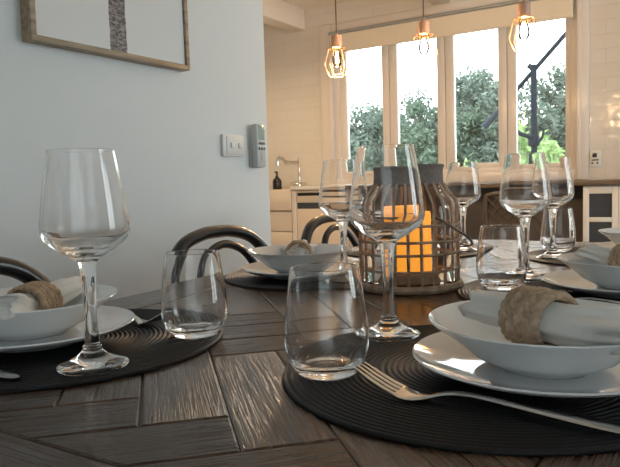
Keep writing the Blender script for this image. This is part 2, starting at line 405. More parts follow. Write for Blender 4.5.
# ceiling beams
struct(MB().box(-3.22, -3.07, YC+.1, YW, TZ+1.54, H_C, .004).build('trim_2', M['ceil']), 'cream ceiling beam running to the window wall')
struct(MB().box(-1.87, -1.72, YC+.1, YW, TZ+1.56, H_C, .004).build('trim_3', M['ceil']), 'second cream ceiling beam above the window')
# blind rolled up over the window
bl = thing('roller_blind', 'cream fabric blind pulled up across the top of the kitchen window', 'blind', (cx, YW-.06, TZ+1.438))
MB().box(-.985, .985, -.004, .004, -.145, .0).build('blind_fabric', M['blind'], bl, smooth=False)
MB().tube([(-.985, 0, -.145), (.985, 0, -.145)], .009, 10).build('bottom_bar', M['blind'], bl)
MB().tube([(-1.0, 0, 0.018), (1.0, 0, 0.018)], .013, 12).build('top_rail', M['rail'], bl)

# ------------------------------------------------------------------ dining table
TX0, TX1, TY0, TY1 = -.808, .014, .172, 1.808
def clip_rect(poly, x0, x1, y0, y1):
    for ax, lim, sgn in ((0, x0, 1), (0, x1, -1), (1, y0, 1), (1, y1, -1)):
        out = []
        for i in range(len(poly)):
            p, q = poly[i], poly[(i+1) % len(poly)]
            dp, dq = (p[ax]-lim)*sgn, (q[ax]-lim)*sgn
            if dp >= 0: out.append(p)
            if dp*dq < 0:
                t = dp/(dp-dq); out.append((p[0]+(q[0]-p[0])*t, p[1]+(q[1]-p[1])*t))
        poly = out
        if len(poly) < 3: return []
    return poly
def inset(poly, d):
    n = len(poly); out = []
    for i in range(n):
        p0, p1, p2 = Vector(poly[i-1]), Vector(poly[i]), Vector(poly[(i+1) % n])
        a = (p1-p0).normalized(); b = (p2-p1).normalized()
        na, nb = Vector((-a.y, a.x)), Vector((-b.y, b.x))
        m = na+nb
        if m.length < 1e-6: return None
        m = m/m.length; c = m.dot(na)
        if c < .2: return None
        q = p1 + m*(d/c); out.append((q.x, q.y))
    return out
def area(p): return .5*sum(p[i][0]*p[(i+1) % len(p)][1]-p[(i+1) % len(p)][0]*p[i][1] for i in range(len(p)))
verts, faces, uvs, tones = [], [], [], []
def plank(poly, along):
    if area(poly) < 0: poly = poly[::-1]
    # drop doubled points
    q = []
    for p in poly:
        if not q or (Vector(p)-Vector(q[-1])).length > 1e-4: q.append(p)
    if len(q) > 1 and (Vector(q[0])-Vector(q[-1])).length < 1e-4: q.pop()
    if len(q) < 3 or area(q) < 4e-5: return
    o = inset(q, .00045); i_ = inset(q, .0024)
    if not o or not i_ or area(i_) <= 0: return
    n = len(q); base = len(verts); tone = rnd.random(); a = Vector(along).normalized(); c = Vector((-a.y, a.x))
    for ring, z in ((o, -.006), (o, -.0011), (i_, 0.0)):
        for p in ring: verts.append((p[0], p[1], z))
    def addf(ix):
        faces.append([base+k for k in ix])
        for k in ix:
            v = verts[base+k]; uvs.append((Vector((v[0], v[1])).dot(a), Vector((v[0], v[1])).dot(c)))
        tones.append(tone)
    addf(list(range(2*n, 3*n)))
    for lv in (0, 1):
        for k in range(n):
            j = (k+1) % n; addf([lv*n+k, lv*n+j, (lv+1)*n+j, (lv+1)*n+k])
bw = .0995; pw, pl = .0963, .3487
IX0, IX1, IY0, IY1 = TX0+bw, TX1-bw, TY0+bw, TY1-bw
st = lambda s, t: ((s-t)/2, (s+t)/2)
for n_ in range(-8, 9):
    for k in range(-30, 31):
        s0, t0 = .0656+pw*k+pl*n_, .585-pw*k+pl*n_
        for (sa, sb, ta, tb, al) in ((s0, s0+pw, t0, t0+pl, (-1, 1)), (s0-pl, s0, t0, t0+pw, (1, 1))):
            poly = clip_rect([st(sa, ta), st(sb, ta), st(sb, tb), st(sa, tb)], IX0, IX1, IY0, IY1)
            if len(poly) >= 3: plank(poly, al)
plank([(TX0, TY0), (TX1, TY0), (TX1, IY0), (TX0, IY0)], (1, 0)); plank([(TX0, IY1), (TX1, IY1), (TX1, TY1), (TX0, TY1)], (1, 0))
plank([(TX0, IY0), (IX0, IY0), (IX0, IY1), (TX0, IY1)], (0, 1)); plank([(IX1, IY0), (TX1, IY0), (TX1, IY1), (IX1, IY1)], (0, 1))
# solid underside of the top
b0 = len(verts)
for z in (-.04, -.0045):
    for x, y in ((TX0, TY0), (TX1, TY0), (TX1, TY1), (TX0, TY1)): verts.append((x, y, z))
for ix in ((3, 2, 1, 0), (4, 5, 6, 7), (0, 1, 5, 4), (1, 2, 6, 5), (2, 3, 7, 6), (3, 0, 4, 7)):
    faces.append([b0+k for k in ix]); tones.append(.3)
    for k in ix: uvs.append((verts[b0+k][0], verts[b0+k][1]))
tcx, tcy = (TX0+TX1)/2, (TY0+TY1)/2
table = thing('dining_table', 'dark wooden dining table with a herringbone plank top and straight border', 'table', (tcx, tcy, 0))
me = bpy.data.meshes.new('tabletop'); me.from_pydata([(x-tcx, y-tcy, z+TT) for x, y, z in verts], [], faces)
ul = me.uv_layers.new(name='plank')
for i, u_ in enumerate(uvs): ul.data[i].uv = u_
at = me.attributes.new('tone', 'FLOAT', 'FACE')
for i, t_ in enumerate(tones): at.data[i].value = t_
me.materials.append(M['table']); me.update()
o = bpy.data.objects.new('tabletop', me); COL.objects.link(o); o.parent = table
hx, hy = (TX1-TX0)/2, (TY1-TY0)/2
ap = MB()
for x0, x1, y0, y1 in ((-hx+.06, hx-.06, -hy+.06, -hy+.085), (-hx+.06, hx-.06, hy-.085, hy-.06), (-hx+.06, -hx+.085, -hy+.085, hy-.085), (hx-.085, hx-.06, -hy+.085, hy-.085)):
    ap.box(x0, x1, y0, y1, TT-.13, TT-.04)
ap.build('apron', M['tableleg'], table, smooth=False)
for sx in (-1, 1):
    for sy in (-1, 1):
        MB().box(sx*(hx-.07)-.035, sx*(hx-.07)+.035, sy*(hy-.07)-.035, sy*(hy-.07)+.035, 0, TT-.04, .004).build('leg', M['tableleg'], table)

# ------------------------------------------------------------------ tableware prototypes
def placemat_mesh():
    p = [(0, 0), (.181, 0)]
    n = 33; step = .182/n
    prof = []
    for i in range(n):
        r = .182-(i*step)
        prof += [(r, .0006), (r-.18*step, .0034), (r-.5*step, .0042), (r-.82*step, .0034)]
    prof = p + prof + [(0.0005, .0030), (0, .0030)]
    return MB().lathe(prof, 120)
def plate_prof(R, rise, th=.0045, base=.62):
    outer = [(0, .0050), (base*R*.72, .0050), (base*R*.76, 0), (base*R*.82, 0), (base*R*.88, .0045), (base*R, .0058), (R*.85, rise*.56), (R-.001, rise-.001), (R, rise), (R-.0012, rise+.0012)]
    inner = [(R*.85, rise*.5+th*1.1), (base*R, .0096), (base*R*.5, .0090), (0, .0090)]
    return spline(outer[:1], 1) + outer + inner
def bowl_prof(R, h, th=.004):
    o = [(0, .002), (.036, .002), (.0375, 0), (.042, 0), (.0445, .002), (.052, .0055), (.066, .0135), (.083, .0290), (R-.003, h-.0035), (R-.0002, h-.0008), (R-.0008, h+.0004), (R-.003, h-.0008)]
    i = [(.080, .0310), (.063, .0165), (.049, .0095), (.030, .0062), (0, .0058)]
    return o + i

# wine glass: three open shells that together close one solid of glass
rim = .0311
bowl_out = spline([(.0098, .1035), (.0150, .1075), (.0270, .1150), (.0375, .1235), (.0412, .1310), (.0415, .1385), (.0402, .1500), (.0370, .1750), (rim, .2094)], 6)
bowl_in = spline([(rim-.0010, .2094), (.0362, .1750), (.0393, .1500), (.0403, .1390), (.0398, .1320), (.0358, .1255), (.0255, .1185), (.0125, .1140), (.003, .1130), (0, .1129)], 6)
stem_prof = spline([(.0072, .0215), (.0066, .030), (.0060, .045), (.0058, .060), (.0064, .078), (.0076, .092), (.0098, .1035)], 8)
foot_prof = [(0, .0012), (.018, .0006), (.0335, .0), (.0344, .0010), (.0340, .0022)] + spline([(.0325, .0030), (.0235, .0065), (.0155, .0105), (.0102, .0155), (.0086, .0183)], 5) + [(.0092, .0190), (.0093, .0200), (.0080, .0210), (.0072, .0215)]
def wine_glass(loc, label):
    t = thing('wine_glass', label, 'wine glass', loc, 0, 'stemmed wine glasses on the table')
    MB().lathe(foot_prof, 64).build('foot', M['glass'], t, angle=180, recalc=False)
    MB().lathe(stem_prof, 64).build('stem', M['glass'], t, angle=180, recalc=False)
    MB().lathe(bowl_out + [(rim-.0005+.0005*math.cos(PI*k/12), .2095+.0005*math.sin(PI*k/12)) for k in range(13)] + bowl_in, 64).build('bowl', M['glass'], t, angle=180, recalc=False)
    return t
tum_prof = [(0, .0022), (.018, .0016), (.0235, .0), (.0262, .0006)] + spline([(.0290, .0035), (.0345, .0120), (.0376, .0240), (.0381, .0350), (.0370, .0520), (.0345, .0730), (.0309, .0962)], 6) + [(.0303+.0006*math.cos(PI*k/12), .0963+.0006*math.sin(PI*k/12)) for k in range(13)] + \
    spline([(.0297, .0962), (.0334, .0730), (.0356, .0520), (.0367, .0350), (.0360, .0250), (.0325, .0150), (.0250, .0095), (.012, .0082), (0, .0080)], 6)
def tumbler(loc, label):
    o = MB().lathe(tum_prof, 64).build('tumbler', M['glass'], angle=180, recalc=False)
    return tag(o, label, 'glass', 'stemless tumblers on the table', loc)

def fork_bm():
    m = MB()
    def strip(pts):   # (x, y, halfwidth, z, thickness)
        rings = []
        for x, y, w_, z, th in pts:
            rings.append([m.bm.verts.new(c) for c in ((x, y-w_, z), (x, y-w_*.75, z-th*.5), (x, y+w_*.75, z-th*.5), (x, y+w_, z), (x, y+w_*.7, z+th*.5), (x, y-w_*.7, z+th*.5))])
        for a, b in zip(rings, rings[1:]):
            for j in range(6): m.bm.faces.new((a[j], a[(j+1) % 6], b[(j+1) % 6], b[j]))
        m.bm.faces.new(rings[0][::-1]); m.bm.faces.new(rings[-1])
    zc = lambda x: float(sum(w_*v for w_, v in interp(x)))
    ks = [(0, .0205), (.014, .0135), (.028, .0072), (.042, .0028), (.052, .0015), (.060, .0030), (.070, .0068), (.080, .0092), (.095, .0098), (.115, .0085), (.145, .0058), (.19, .0030), (.205, .0028)]
    def interp(x):
        for (x0, z0), (x1, z1) in zip(ks, ks[1:]):
            if x <= x1:
                t = (x-x0)/(x1-x0); return ((1-t, z0), (t, z1))
        return ((1, ks[-1][1]),)
    for k in range(4):
        y0 = (k-1.5)*.0066
        strip([(x, y0*(1-.12*(1-x/.038)), .0008+.0011*min(1, x/.012), zc(x), .0018) for x in [i*.0038 for i in range(11)]])
    head = [(.036, .0122), (.040, .0124), (.045, .0115), (.050, .0090), (.055, .0062), (.060, .0044), (.066, .0036), (.073, .0034)]
    shaft = [(.082, .0034), (.095, .0032), (.11, .0034), (.13, .0040), (.15, .0050), (.17, .0066), (.185, .0076), (.195, .0076), (.202, .0058), (.205, .0020)]
    strip([(x, 0, w_, zc(x), .0020 if x < .05 else .0032) for x, w_ in head+shaft])
    return m
def knife_bm():
    m = MB(); rings = []
    for x, w0, w1, th in ((0, -.001, .001, .0006), (.003, -.004, .004, .001), (.012, -.0075, .006, .0014), (.05, -.010, .006, .0016), (.095, -.0085, .006, .0022), (.108, -.004, .0045, .005), (.125, -.0045, .005, .006), (.19, -.0065, .007, .006), (.215, -.006, .0065, .005), (.218, -.003, .003, .003)):
        rings.append([m.bm.verts.new(c) for c in ((x, w0, .003), (x, (w0+w1)/2, .003-th/2), (x, w1, .003), (x, (w0+w1)/2, .003+th/2))])
    for a, b in zip(rings, rings[1:]):
        for j in range(4): m.bm.faces.new((a[j], a[(j+1) % 4], b[(j+1) % 4], b[j]))
    m.bm.faces.new(rings[0][::-1]); m.bm.faces.new(rings[-1]); return m

def ring_bm(R=.0215, W=.041):
    """napkin ring: a woven band, chevron plaits side by side; axis along local x"""
    m = MB(); n = 18; rows = 5
    prof = []
    for i in range(41):
        a = 2*PI*i/41
    ring_o, ring_i = [], []
    for xx in (-W/2+.002, W/2-.002):
        ring_o.append([m.bm.verts.new((xx, (R)*math.cos(2*PI*i/40), (R)*math.sin(2*PI*i/40))) for i in range(40)])
        ring_i.append([m.bm.verts.new((xx, (R-.002)*math.cos(2*PI*i/40), (R-.002)*math.sin(2*PI*i/40))) for i in range(40)])
    for i in range(40):
        j = (i+1) % 40
        m.bm.faces.new((ring_o[0][i], ring_o[0][j], ring_o[1][j], ring_o[1][i])); m.bm.faces.new((ring_i[0][j], ring_i[0][i], ring_i[1][i], ring_i[1][j]))
        for e in (0, 1): m.bm.faces.new((ring_o[e][i], ring_i[e][i], ring_i[e][j], ring_o[e][j]))
    for r_ in range(rows):
        x = (r_-(rows-1)/2)*W/rows
        for i in range(n):
            a = 2*PI*(i+(.5 if r_ % 2 else 0))/n + rnd.uniform(-.03, .03)
            rad = Vector((0, math.cos(a), math.sin(a))); tan = Vector((0, -math.sin(a), math.cos(a))); axd = Vector((1, 0, 0))
            sg = 1 if r_ % 2 else -1
            d = (tan*math.cos(.62) + axd*sg*math.sin(.62)).normalized(); e = rad.cross(d)
            ax = Matrix((d, e, rad)).transposed()
            m.ellipsoid(Vector((x, 0, 0))+rad*(R+.0010+rnd.uniform(-.0006, .0008)), ax, (.0088, .0043+rnd.uniform(-.0004, .0004), .0033), 8, 6)
    return m
def napkin_bm(x0, x1, seed, w0=.03, w1=.045, drop0=0.0, drop1=0.0, hmin=.010, bend=0.0):
    """linen napkin gathered at x = 0 by its ring, spreading towards both ends; axis along local x"""
    r_ = random.Random(seed); m = MB(); nx, na = 44, 72; rings = []
    ph = [r_.uniform(0, 6.28) for _ in range(6)]
    for i in range(nx+1):
        x = x0+(x1-x0)*i/nx
        e = abs(x)/(abs(x0) if x < 0 else x1); e = max(0, (abs(x)-.016)/((abs(x0) if x < 0 else x1)-.016)) if abs(x) > .016 else 0
        s_ = e*e*(3-2*e)
        wy = .0165+((w0 if x < 0 else w1)-.0165)*s_
        wz = .0155+(hmin-.0155)*s_
        dz = (drop0 if x < 0 else drop1)*s_
        ring = []
        for j in range(na):
            a = 2*PI*j/na
            fold = 1 + (.05+(.30 if x > 0 else .10)*s_)*math.sin(4*a+ph[0]+x*16) + (.04+.10*s_)*math.sin(7*a+ph[1]-x*24)
            tip = 0
            if i == nx: tip = .006*math.sin(3*a+ph[2])
            if i == 0: tip = -.004*math.sin(3*a+ph[3])
            ring.append(m.bm.verts.new((x+tip, wy*math.cos(a)*fold + (bend*x*x if x > 0 else 0), wz*math.sin(a)*fold+dz)))
        rings.append(ring)
    for a, b in zip(rings, rings[1:]):
        for j in range(na): m.bm.faces.new((a[j], a[(j+1) % na], b[(j+1) % na], b[j]))
    for rg, sgn in ((rings[0], -1), (rings[-1], 1)):
        prev = rg
        for sc_, dx in ((.8, -.004), (.5, -.010), (.2, -.013)):
            c = Vector((0, 0, 0))
            for v in rg: c += v.co
            c /= na
            cur = [m.bm.verts.new(c+(v.co-c)*sc_+Vector((dx*sgn, 0, 0))) for v in rg]
            for j in range(na):
                q = (j+1) % na; m.bm.faces.new((prev[j], prev[q], cur[q], cur[j]))
            prev = cur
        m.bm.faces.new(prev)
    return m

# ------------------------------------------------------------------ laying the table
Z = TT+.0002
mats = [('nearest on the right, under the large fork and tumbler', -.170, .566),
        ('second along the right side, beyond the near bowl', -.152, 1.01),
        ('farthest on the right side, at the far end of the table', -.160, 1.48),
        ('nearest on the left side, under the large left wine glass', -.630, .472),
        ('second along the left side, below the framed wall and chair', -.625, 1.045),
        ('farthest on the left side, behind the lantern', -.610, 1.485)]
pm = None
for txt, x, y in mats:
    lab = 'round black ridged placemat ' + txt
    if pm is None: pm = tag(placemat_mesh().build('placemat', M['cord'], angle=180), lab, 'placemat', 'round placemats', (x, y, Z))
    else: dup(pm, (x, y, Z), rnd.uniform(0, 6), lab)
ZM = TZ+.0001
plates = [('nearest right, rim reflecting the window', -.118, .569), ('second on the right side, under the bowl with cropped napkin ring', -.098, 1.02), ('farthest right, mostly hidden by the bowls', -.100, 1.50),
          ('nearest left, under the left bowl behind the large wine glass', -.658, .455), ('second on the left, in front of the bentwood chairs', -.640, 1.0), ('farthest left, seen behind the lantern', -.640, 1.48)]
p0 = None
for txt, x, y in plates:
    lab = 'white china plate ' + txt
    if p0 is None: p0 = tag(MB().lathe(plate_prof(.1115, .0185), 96).build('plate', M['china'], angle=50), lab, 'plate', 'white china plates', (x, y, ZM))
    else: dup(p0, (x, y, ZM), 0, lab)
ZB = ZM+.0091
bowls = [('nearest right, holding a napkin in a plaited ring', -.116, .567), ('second on the right side, cropped by the picture edge', -.090, 1.02), ('farthest right, only its left rim showing', -.098, 1.52),
         ('nearest left, behind the large wine glass', -.664, .452), ('second on the left, in front of the bentwood chairs', -.640, 1.0), ('farthest left, behind the lantern', -.640, 1.48)]
b0 = None
for txt, x, y in bowls:
    lab = 'wide white china pasta bowl ' + txt
    if b0 is None: b0 = tag(MB().lathe(bowl_prof(.0985, .041), 96).build('bowl', M['china'], angle=50), lab, 'bowl', 'white pasta bowls', (x, y, ZB))
    else: dup(b0, (x, y, ZB), 0, lab)

ZG = ZM
def g_z(on_mat): return ZG if on_mat else Z
wg = wine_glass((-.508, .411, ZG), 'large clear wine glass nearest on the left, before the grey wall')
for x, y, txt in ((-.299, .647, 'tall clear wine glass in the middle, in front of the cane lantern'),
                  (-.538, .982, 'clear wine glass at the left, behind the middle glass and left of the lantern'),
                  (-.255, 1.100, 'clear wine glass at right, left of the second right bowl'),
                  (-.268, 1.400, 'clear wine glass at right, just behind another glass, at the far right mat'),
                  (-.486, 1.480, 'small looking clear wine glass just right of the lantern, on the far left mat')):
    dup(wg, (x, y, ZG), 0, txt)
tm = tumbler((-.289, .491, ZG), 'clear stemless tumbler in the centre foreground, left of the fork tines')
for x, y, txt in ((-.504, .555, 'clear stemless tumbler at left, in front of the bentwood chair'),
                  (-.266, .992, 'clear stemless tumbler right of the lantern, behind the near bowl'),
                  (-.283, 1.535, 'clear stemless tumbler farthest away, behind the wine glasses on the right')):
    dup(tm, (x, y, ZG), 0, txt)

# cutlery
def along(o, p, q): o.location = p; o.rotation_euler = (0, 0, math.atan2(q[1]-p[1], q[0]-p[0]))
fk = tag(fork_bm().build('fork', M['steel'], angle=50), 'steel dinner fork lying on the near right placemat, tines towards the tumbler', 'fork', 'steel forks')
along(fk, (-.240, .460, ZM+.0005), (-.04, .455))
f2 = dup(fk, (0, 0, 0), 0, 'steel fork on the near left placemat, mostly hidden behind the plate'); along(f2, (-.553, .562, ZM+.0005), (-.755, .590))
f3 = dup(fk, (0, 0, 0), 0, 'steel fork on the second right placemat, at the picture edge'); along(f3, (-.215, .905, ZM+.0005), (-.02, .880))
kn = tag(knife_bm().build('knife', M['steel'], angle=50), 'steel table knife at the left picture edge, blade tip on the placemat', 'knife', None)
along(kn, (-.530, .345, ZM+.0005), (-.74, .335))

# napkins in their rings
def napkin_set(bx, by, bz, ang, pitch, x0, x1, seed, l1, l2, proto_ring=None, **kw):
    n = tag(napkin_bm(x0, x1, seed, **kw).build('napkin', M['linen'], angle=180), l1, 'napkin', 'white linen napkins', (bx, by, bz))
    n.rotation_euler = (0, pitch, ang)
    if proto_ring is None: r_ = tag(ring_bm().build('napkin_ring', M['braid'], angle=180), l2, 'napkin ring', 'plaited napkin rings', (bx, by, bz))
    else:
        r_ = proto_ring.copy(); COL.objects.link(r_); r_['label'] = l2; r_.location = (bx, by, bz)
    r_.rotation_euler = (0, pitch, ang)
    return r_
ra = math.radians(-34)
ring0 = napkin_set(-.112, .532, TZ+.0560, ra, .02, -.078, .135, 3, 'white linen napkin in the near right bowl, flaring out to the right', 'plaited seagrass napkin ring in the near right bowl', None, w0=.017, w1=.052, drop0=-.002, drop1=.010, hmin=.0135, bend=4.5)
napkin_set(-.650, .448, ZB+.034, math.atan2(-.90, .42), .0, -.085, .085, 5, 'white linen napkin in the near left bowl', 'plaited seagrass napkin ring in the near left bowl', ring0, w0=.022, w1=.030, drop0=.008, drop1=.016, hmin=.011)
napkin_set(-.088, 1.03, ZB+.0345, ra, .05, -.08, .11, 8, 'white linen napkin in the second right bowl, beyond the picture edge', 'plaited seagrass napkin ring cropped at the right picture edge', ring0, w0=.022, w1=.04, drop0=.006, drop1=.012)
napkin_set(-.640, .995, ZB+.032, math.atan2(-.84, .50), .0, -.09, .035, 11, 'white linen napkin end showing in the second left bowl', 'plaited napkin ring in the second left bowl, seen end on', ring0, w0=.03, w1=.017, drop0=.004, hmin=.013)

# ------------------------------------------------------------------ lantern and candle
LR = .081; lx, ly = -.414, .979
lan = thing('lantern', 'round glass lantern caged in woven cane strips with a wire handle', 'lantern', (lx, ly, Z))
jar = [(0, .006), (.068, .006), (.070, .003), (.074, .003), (.0765, .006), (.0765, .108)] + spline([(.0765, .108), (.0762, .122), (.0730, .138), (.062, .154), (.0535, .166)], 5)[1:] + [(.0535, .190), (.0515, .190), (.0515, .166)] + spline([(.0600, .153), (.0710, .137), (.0742, .121), (.0745, .108)], 5) + [(.0745, .0140), (.072, .012), (0, .012)]
MB().lathe(jar, 72).build('glass_jar', M['jar'], lan, angle=50)
sp = spline([(.0805, .004), (.0805, .04), (.0805, .085), (.0805, .115), (.0798, .130), (.0765, .143), (.0670, .156), (.0580, .170)], 4)
for i in range(25):
    a = 2*PI*(i+.3)/25; ca, sa = math.cos(a), math.sin(a)
    MB().tube([(r*ca, r*sa, z) for r, z in sp], .0026, 8, flat=.55, up=(ca, sa, .2)).build('cane_strip', M['cane'], lan)
def hoop(r, z, w_, n=64): return MB().tube([(r*math.cos(2*PI*i/n), r*math.sin(2*PI*i/n), z) for i in range(n)], w_, 8, closed=True)
for z in (.034, .060, .080, .105): hoop(.0818, z, .0022).build('cane_ring', M['cane'], lan)
MB().lathe([(0, .0125), (.050, .0125), (.052, .014), (.046, .026), (.044, .0280), (0, .0280)], 48).build('candle_stand', M['cane'], lan)
hoop(.0815, .0065, .0062).build('base_ring', M['cane'], lan)
MB().lathe(spline([(.0545, .166), (.0580, .168), (.0570, .176), (.0570, .191), (.0580, .195), (.0555, .198), (.0540, .193), (.0540, .176), (.0545, .166)], 3), 72).build('collar', M['collar'], lan)
hoop(.0568, .1975, .0028).build('top_rim', M['collar'], lan)
# bail handle hanging down the right-front side
ca_, sa_ = math.cos(.785), math.sin(.785)            # direction the bail has dropped towards
def hp(u_, out, z): return (out*ca_-u_*sa_, out*sa_+u_*ca_, z)
hpts = [hp(-.079, .012, .118), hp(-.076, .045, .100), hp(-.062, .076, .082), hp(-.035, .096, .069), hp(0, .102, .064), hp(.035, .096, .069), hp(.062, .076, .082), hp(.076, .045, .100), hp(.079, .012, .118)]
MB().tube(spline(hpts, 6), .0021, 8).build('handle', M['wire'], lan)
can = thing('pillar_candle', 'glowing amber pillar candle inside the cane lantern', 'candle', (lx-.002, ly-.001, Z+.0285))
MB().lathe([(0, 0), (.037, 0), (.039, .002), (.039, .092), (.0375, .096), (.028, .094), (.012, .091), (0, .0905)], 48).build('wax', M['wax'], can)
MB().tube([(0, 0, .0905), (.001, 0, .100)], .0008, 6).build('wick', M['blackplastic'], can)

# ------------------------------------------------------------------ bentwood chairs on the left of the table
def bentwood(loc, label):
    t = thing('bentwood_chair', label, 'chair', loc, 0, 'black bentwood chairs')
    # local: y across, x towards the table, z up, back hoop plane leans away (-x)
    def lean(z): return -.02-.10*max(0, z-.45)/.38
    ho = [(-.180, .44), (-.200, .58), (-.197, .68), (-.175, .742), (-.123, .795), (-.055, .815), (0, .818), (.055, .815), (.123, .795), (.175, .742), (.197, .68), (.200, .58), (.180, .44)]
    MB().tube([(lean(z), y, z) for y, z in spline(ho, 6)], .0145, 12).build('back_hoop', M['black_wood'], t)
    hi = [(-.105, .44), (-.110, .58), (-.108, .68), (-.093, .732), (-.060, .772), (0, .790), (.060, .772), (.093, .732), (.108, .68), (.110, .58), (.105, .44)]
    MB().tube([(lean(z)+.012, y, z) for y, z in spline(hi, 6)], .0095, 10).build('inner_hoop', M['black_wood'], t)
    MB().tube([(.19+.205*math.cos(2*PI*i/48), .205*math.sin(2*PI*i/48), .445) for i in range(48)], .017, 10, closed=True).build('seat_frame', M['black_wood'], t)
    MB().lathe([(0, .444), (.19, .444), (.195, .448), (.19, .452), (0, .450)], 48, (.19, 0, 0)).build('seat', M['cane_seat'], t)
    for y in (-1, 1):
        MB().tube([(-.02, y*.172, .445), (-.045, y*.18, .25), (-.10, y*.20, 0)], lambda s_: .0145-.003*s_, 10).build('leg', M['black_wood'], t)
        MB().tube([(.345, y*.115, .44), (.36, y*.14, .25), (.385, y*.165, 0)], lambda s_: .0155-.005*s_, 10).build('leg', M['black_wood'], t)
    MB().tube([(.165+.165*math.cos(2*PI*i/40), .155*math.sin(2*PI*i/40), .22) for i in range(40)], .0085, 8, closed=True).build('stretcher', M['black_wood'], t)
    return t
bc = bentwood((-.83, .505, 0), 'black bentwood chair at the left picture edge, its hoop behind the napkin')
dup(bc, (-.83, 1.128, 0), 0, 'black bentwood chair behind the left tumbler, hoop against the grey wall')
dup(bc, (-.83, 1.645, 0), 0, 'black bentwood chair behind the second left bowl, hoop against the kitchen cabinets')

# ------------------------------------------------------------------ things on the dining wall
pic = thing('framed_picture', 'pale canvas with a dark upright band in a thin oak frame on the wall', 'picture', (XL, 1.139, TZ+.498))
D = .034; pw2 = .250; ph2 = 1.0
fr = MB(); fr.box(0, D, -pw2, -pw2+.014, 0, ph2, .001); fr.box(0, D, pw2-.012, pw2, 0, ph2, .001); fr.box(0, D, -pw2+.014, pw2-.012, 0, .013, .001); fr.box(0, D, -pw2+.014, pw2-.012, ph2-.010, ph2, .001)
fr.build('picture_frame', M['oak'], pic)
MB().box(0.002, D-.008, -pw2+.012, pw2-.012, .012, ph2-.012).build('canvas', M['canvas'], pic, smooth=False)
sw = thing('light_switch', 'white double light switch plate on the grey wall', 'switch', (XL, 1.604, TZ+.297))
MB().box(0, .010, -.054, .054, -.034, .034, .003).build('switch_plate', M['plastic'], sw)
MB().box(.010, .0125, -.038, .050, -.028, .028, .001).build('cover_plate', M['plastic'], sw)
for y in (-.012, .026): MB().box(.0125, .017, y-.009, y+.009, -.009, .009, .002).build('rocker', M['plastic'], sw)
rm = thing('remote_control', 'grey air conditioner remote with green screen hanging in its wall holder', 'remote', (XL, 1.718, TZ+.2965))
MB().box(0, .012, -.026, .026, -.069, .0, .004).build('holder', M['greyplastic'], rm)
MB().box(.012, .034, -.0245, .0245, -.068, .073, .006).build('body', M['greyplastic'], rm)
MB().box(.034, .0352, -.016, .016, .022, .068, .0005).build('screen', M['lcd'], rm)
MB().box(.034, .0360, -.016, .016, .006, .014, .0005).build('button', M['button'], rm)
for i, y in enumerate((-.014, 0, .014)): MB().box(.034, .0362, y-.004, y+.004, -.012, -.003, .001).build('button', M['teal' if i == 2 else 'button'], rm)
MB().box(.034, .0358, -.003, .003, -.045, -.022, .0005).build('button', M['greyplastic'], rm)

# ------------------------------------------------------------------ kitchen run below the window
YF = 4.40
# sink cabinet with drawers
def cab(name, label, x0, x1, z1, yf=YF): return thing(name, label, 'cabinet', ((x0+x1)/2, yf, 0)), (x1-x0)/2
c1, hw = cab('sink_cabinet', 'cream cabinet with flat drawer fronts under the sink', -3.85, -2.885, .70)
MB().box(-hw, hw, .02, YW-YF-.002, .0, .700).build('body', M['cabinet'], c1, smooth=False)
for z0, z1 in ((.10, .285), (.29, .40), (.405, .525), (.53, .696)):
    MB().box(-hw+.003, hw-.003, 0, .02, z0, z1-.004, .002).build('drawer', M['cabinet'], c1)
sk = thing('farmhouse_sink', 'cream ceramic apron front sink below the wall tap', 'sink', (-3.36, YF-.02, .703))
s_ = MB(); s_.box(-.475, .475, 0, .03, 0, .17, .006); s_.box(-.475, .475, .47, .50, 0, .17, .006); s_.box(-.475, -.445, .03, .47, 0, .17, .006); s_.box(.445, .475, .03, .47, 0, .17, .006); s_.box(-.445, .445, .03, .47, 0, .02, .004)
s_.build('basin', M['cabinet'], sk)
tp = thing('kitchen_tap', 'chrome bridge tap with a curved spout beside the sink', 'tap', (-3.12, 4.90, .874))
MB().lathe(spline([(.0, 0), (.026, 0), (.024, .012), (.014, .02), (.012, .05), (.017, .06), (.012, .07), (.011, .12), (.016, .135), (.011, .15), (.011, .20), (.016, .215), (.012, .23), (.010, .25), (.006, .275), (0, .28)], 3), 24).build('body', M['chrome'], tp)
MB().tube(spline([(0, -.005, .235), (-.07, -.03, .238), (-.115, -.05, .248), (-.140, -.055, .275), (-.165, -.06, .288), (-.185, -.065, .265), (-.188, -.066, .215)], 6), .018, 12).build('spout', M['chrome'], tp)
MB().tube([(0, 0, .045), (-.045, -.01, .055), (-.075, -.015, .050)], .010, 10).build('handle', M['chrome'], tp)
MB().box(-.02, .02, .01, .098, .035, .06, .004).build('wall_bracket', M['chrome'], tp)
so = thing('soap_bottle', 'black soap pump bottle standing on the sink ledge', 'bottle', (-3.345, 4.872, .874))
MB().lathe([(0, 0), (.040, 0), (.042, .004), (.042, .075), (.030, .098), (.016, .108), (0.016, .12), (0, .12)], 24).build('bottle_body', M['blackplastic'], so)
pz = MB(); pz.tube([(0, 0, .12), (0, 0, .165)], .009, 10); pz.tube([(0, 0, .16), (.0, -.035, .157)], .006, 8); pz.build('pump', M['blackplastic'], so)
slab_ = MB().box(-3.85, -2.885, YF+.48+.002, YW-.002, .704, .873, .004).build('sink_ledge', M['stone']); tag(slab_, 'narrow white stone ledge behind the sink', 'ledge')
bt = MB().box(-2.883, -2.36, YF-.02, YW-.002, .868, .898, .004).build('stone_benchtop', M['stone']); tag(bt, 'white stone benchtop piece right of the sink', 'benchtop')
dw, hw = cab('dishwasher', 'cream built in dishwasher with dark handle recess right of the sink', -2.88, -2.37, .86); dw['category'] = 'dishwasher'
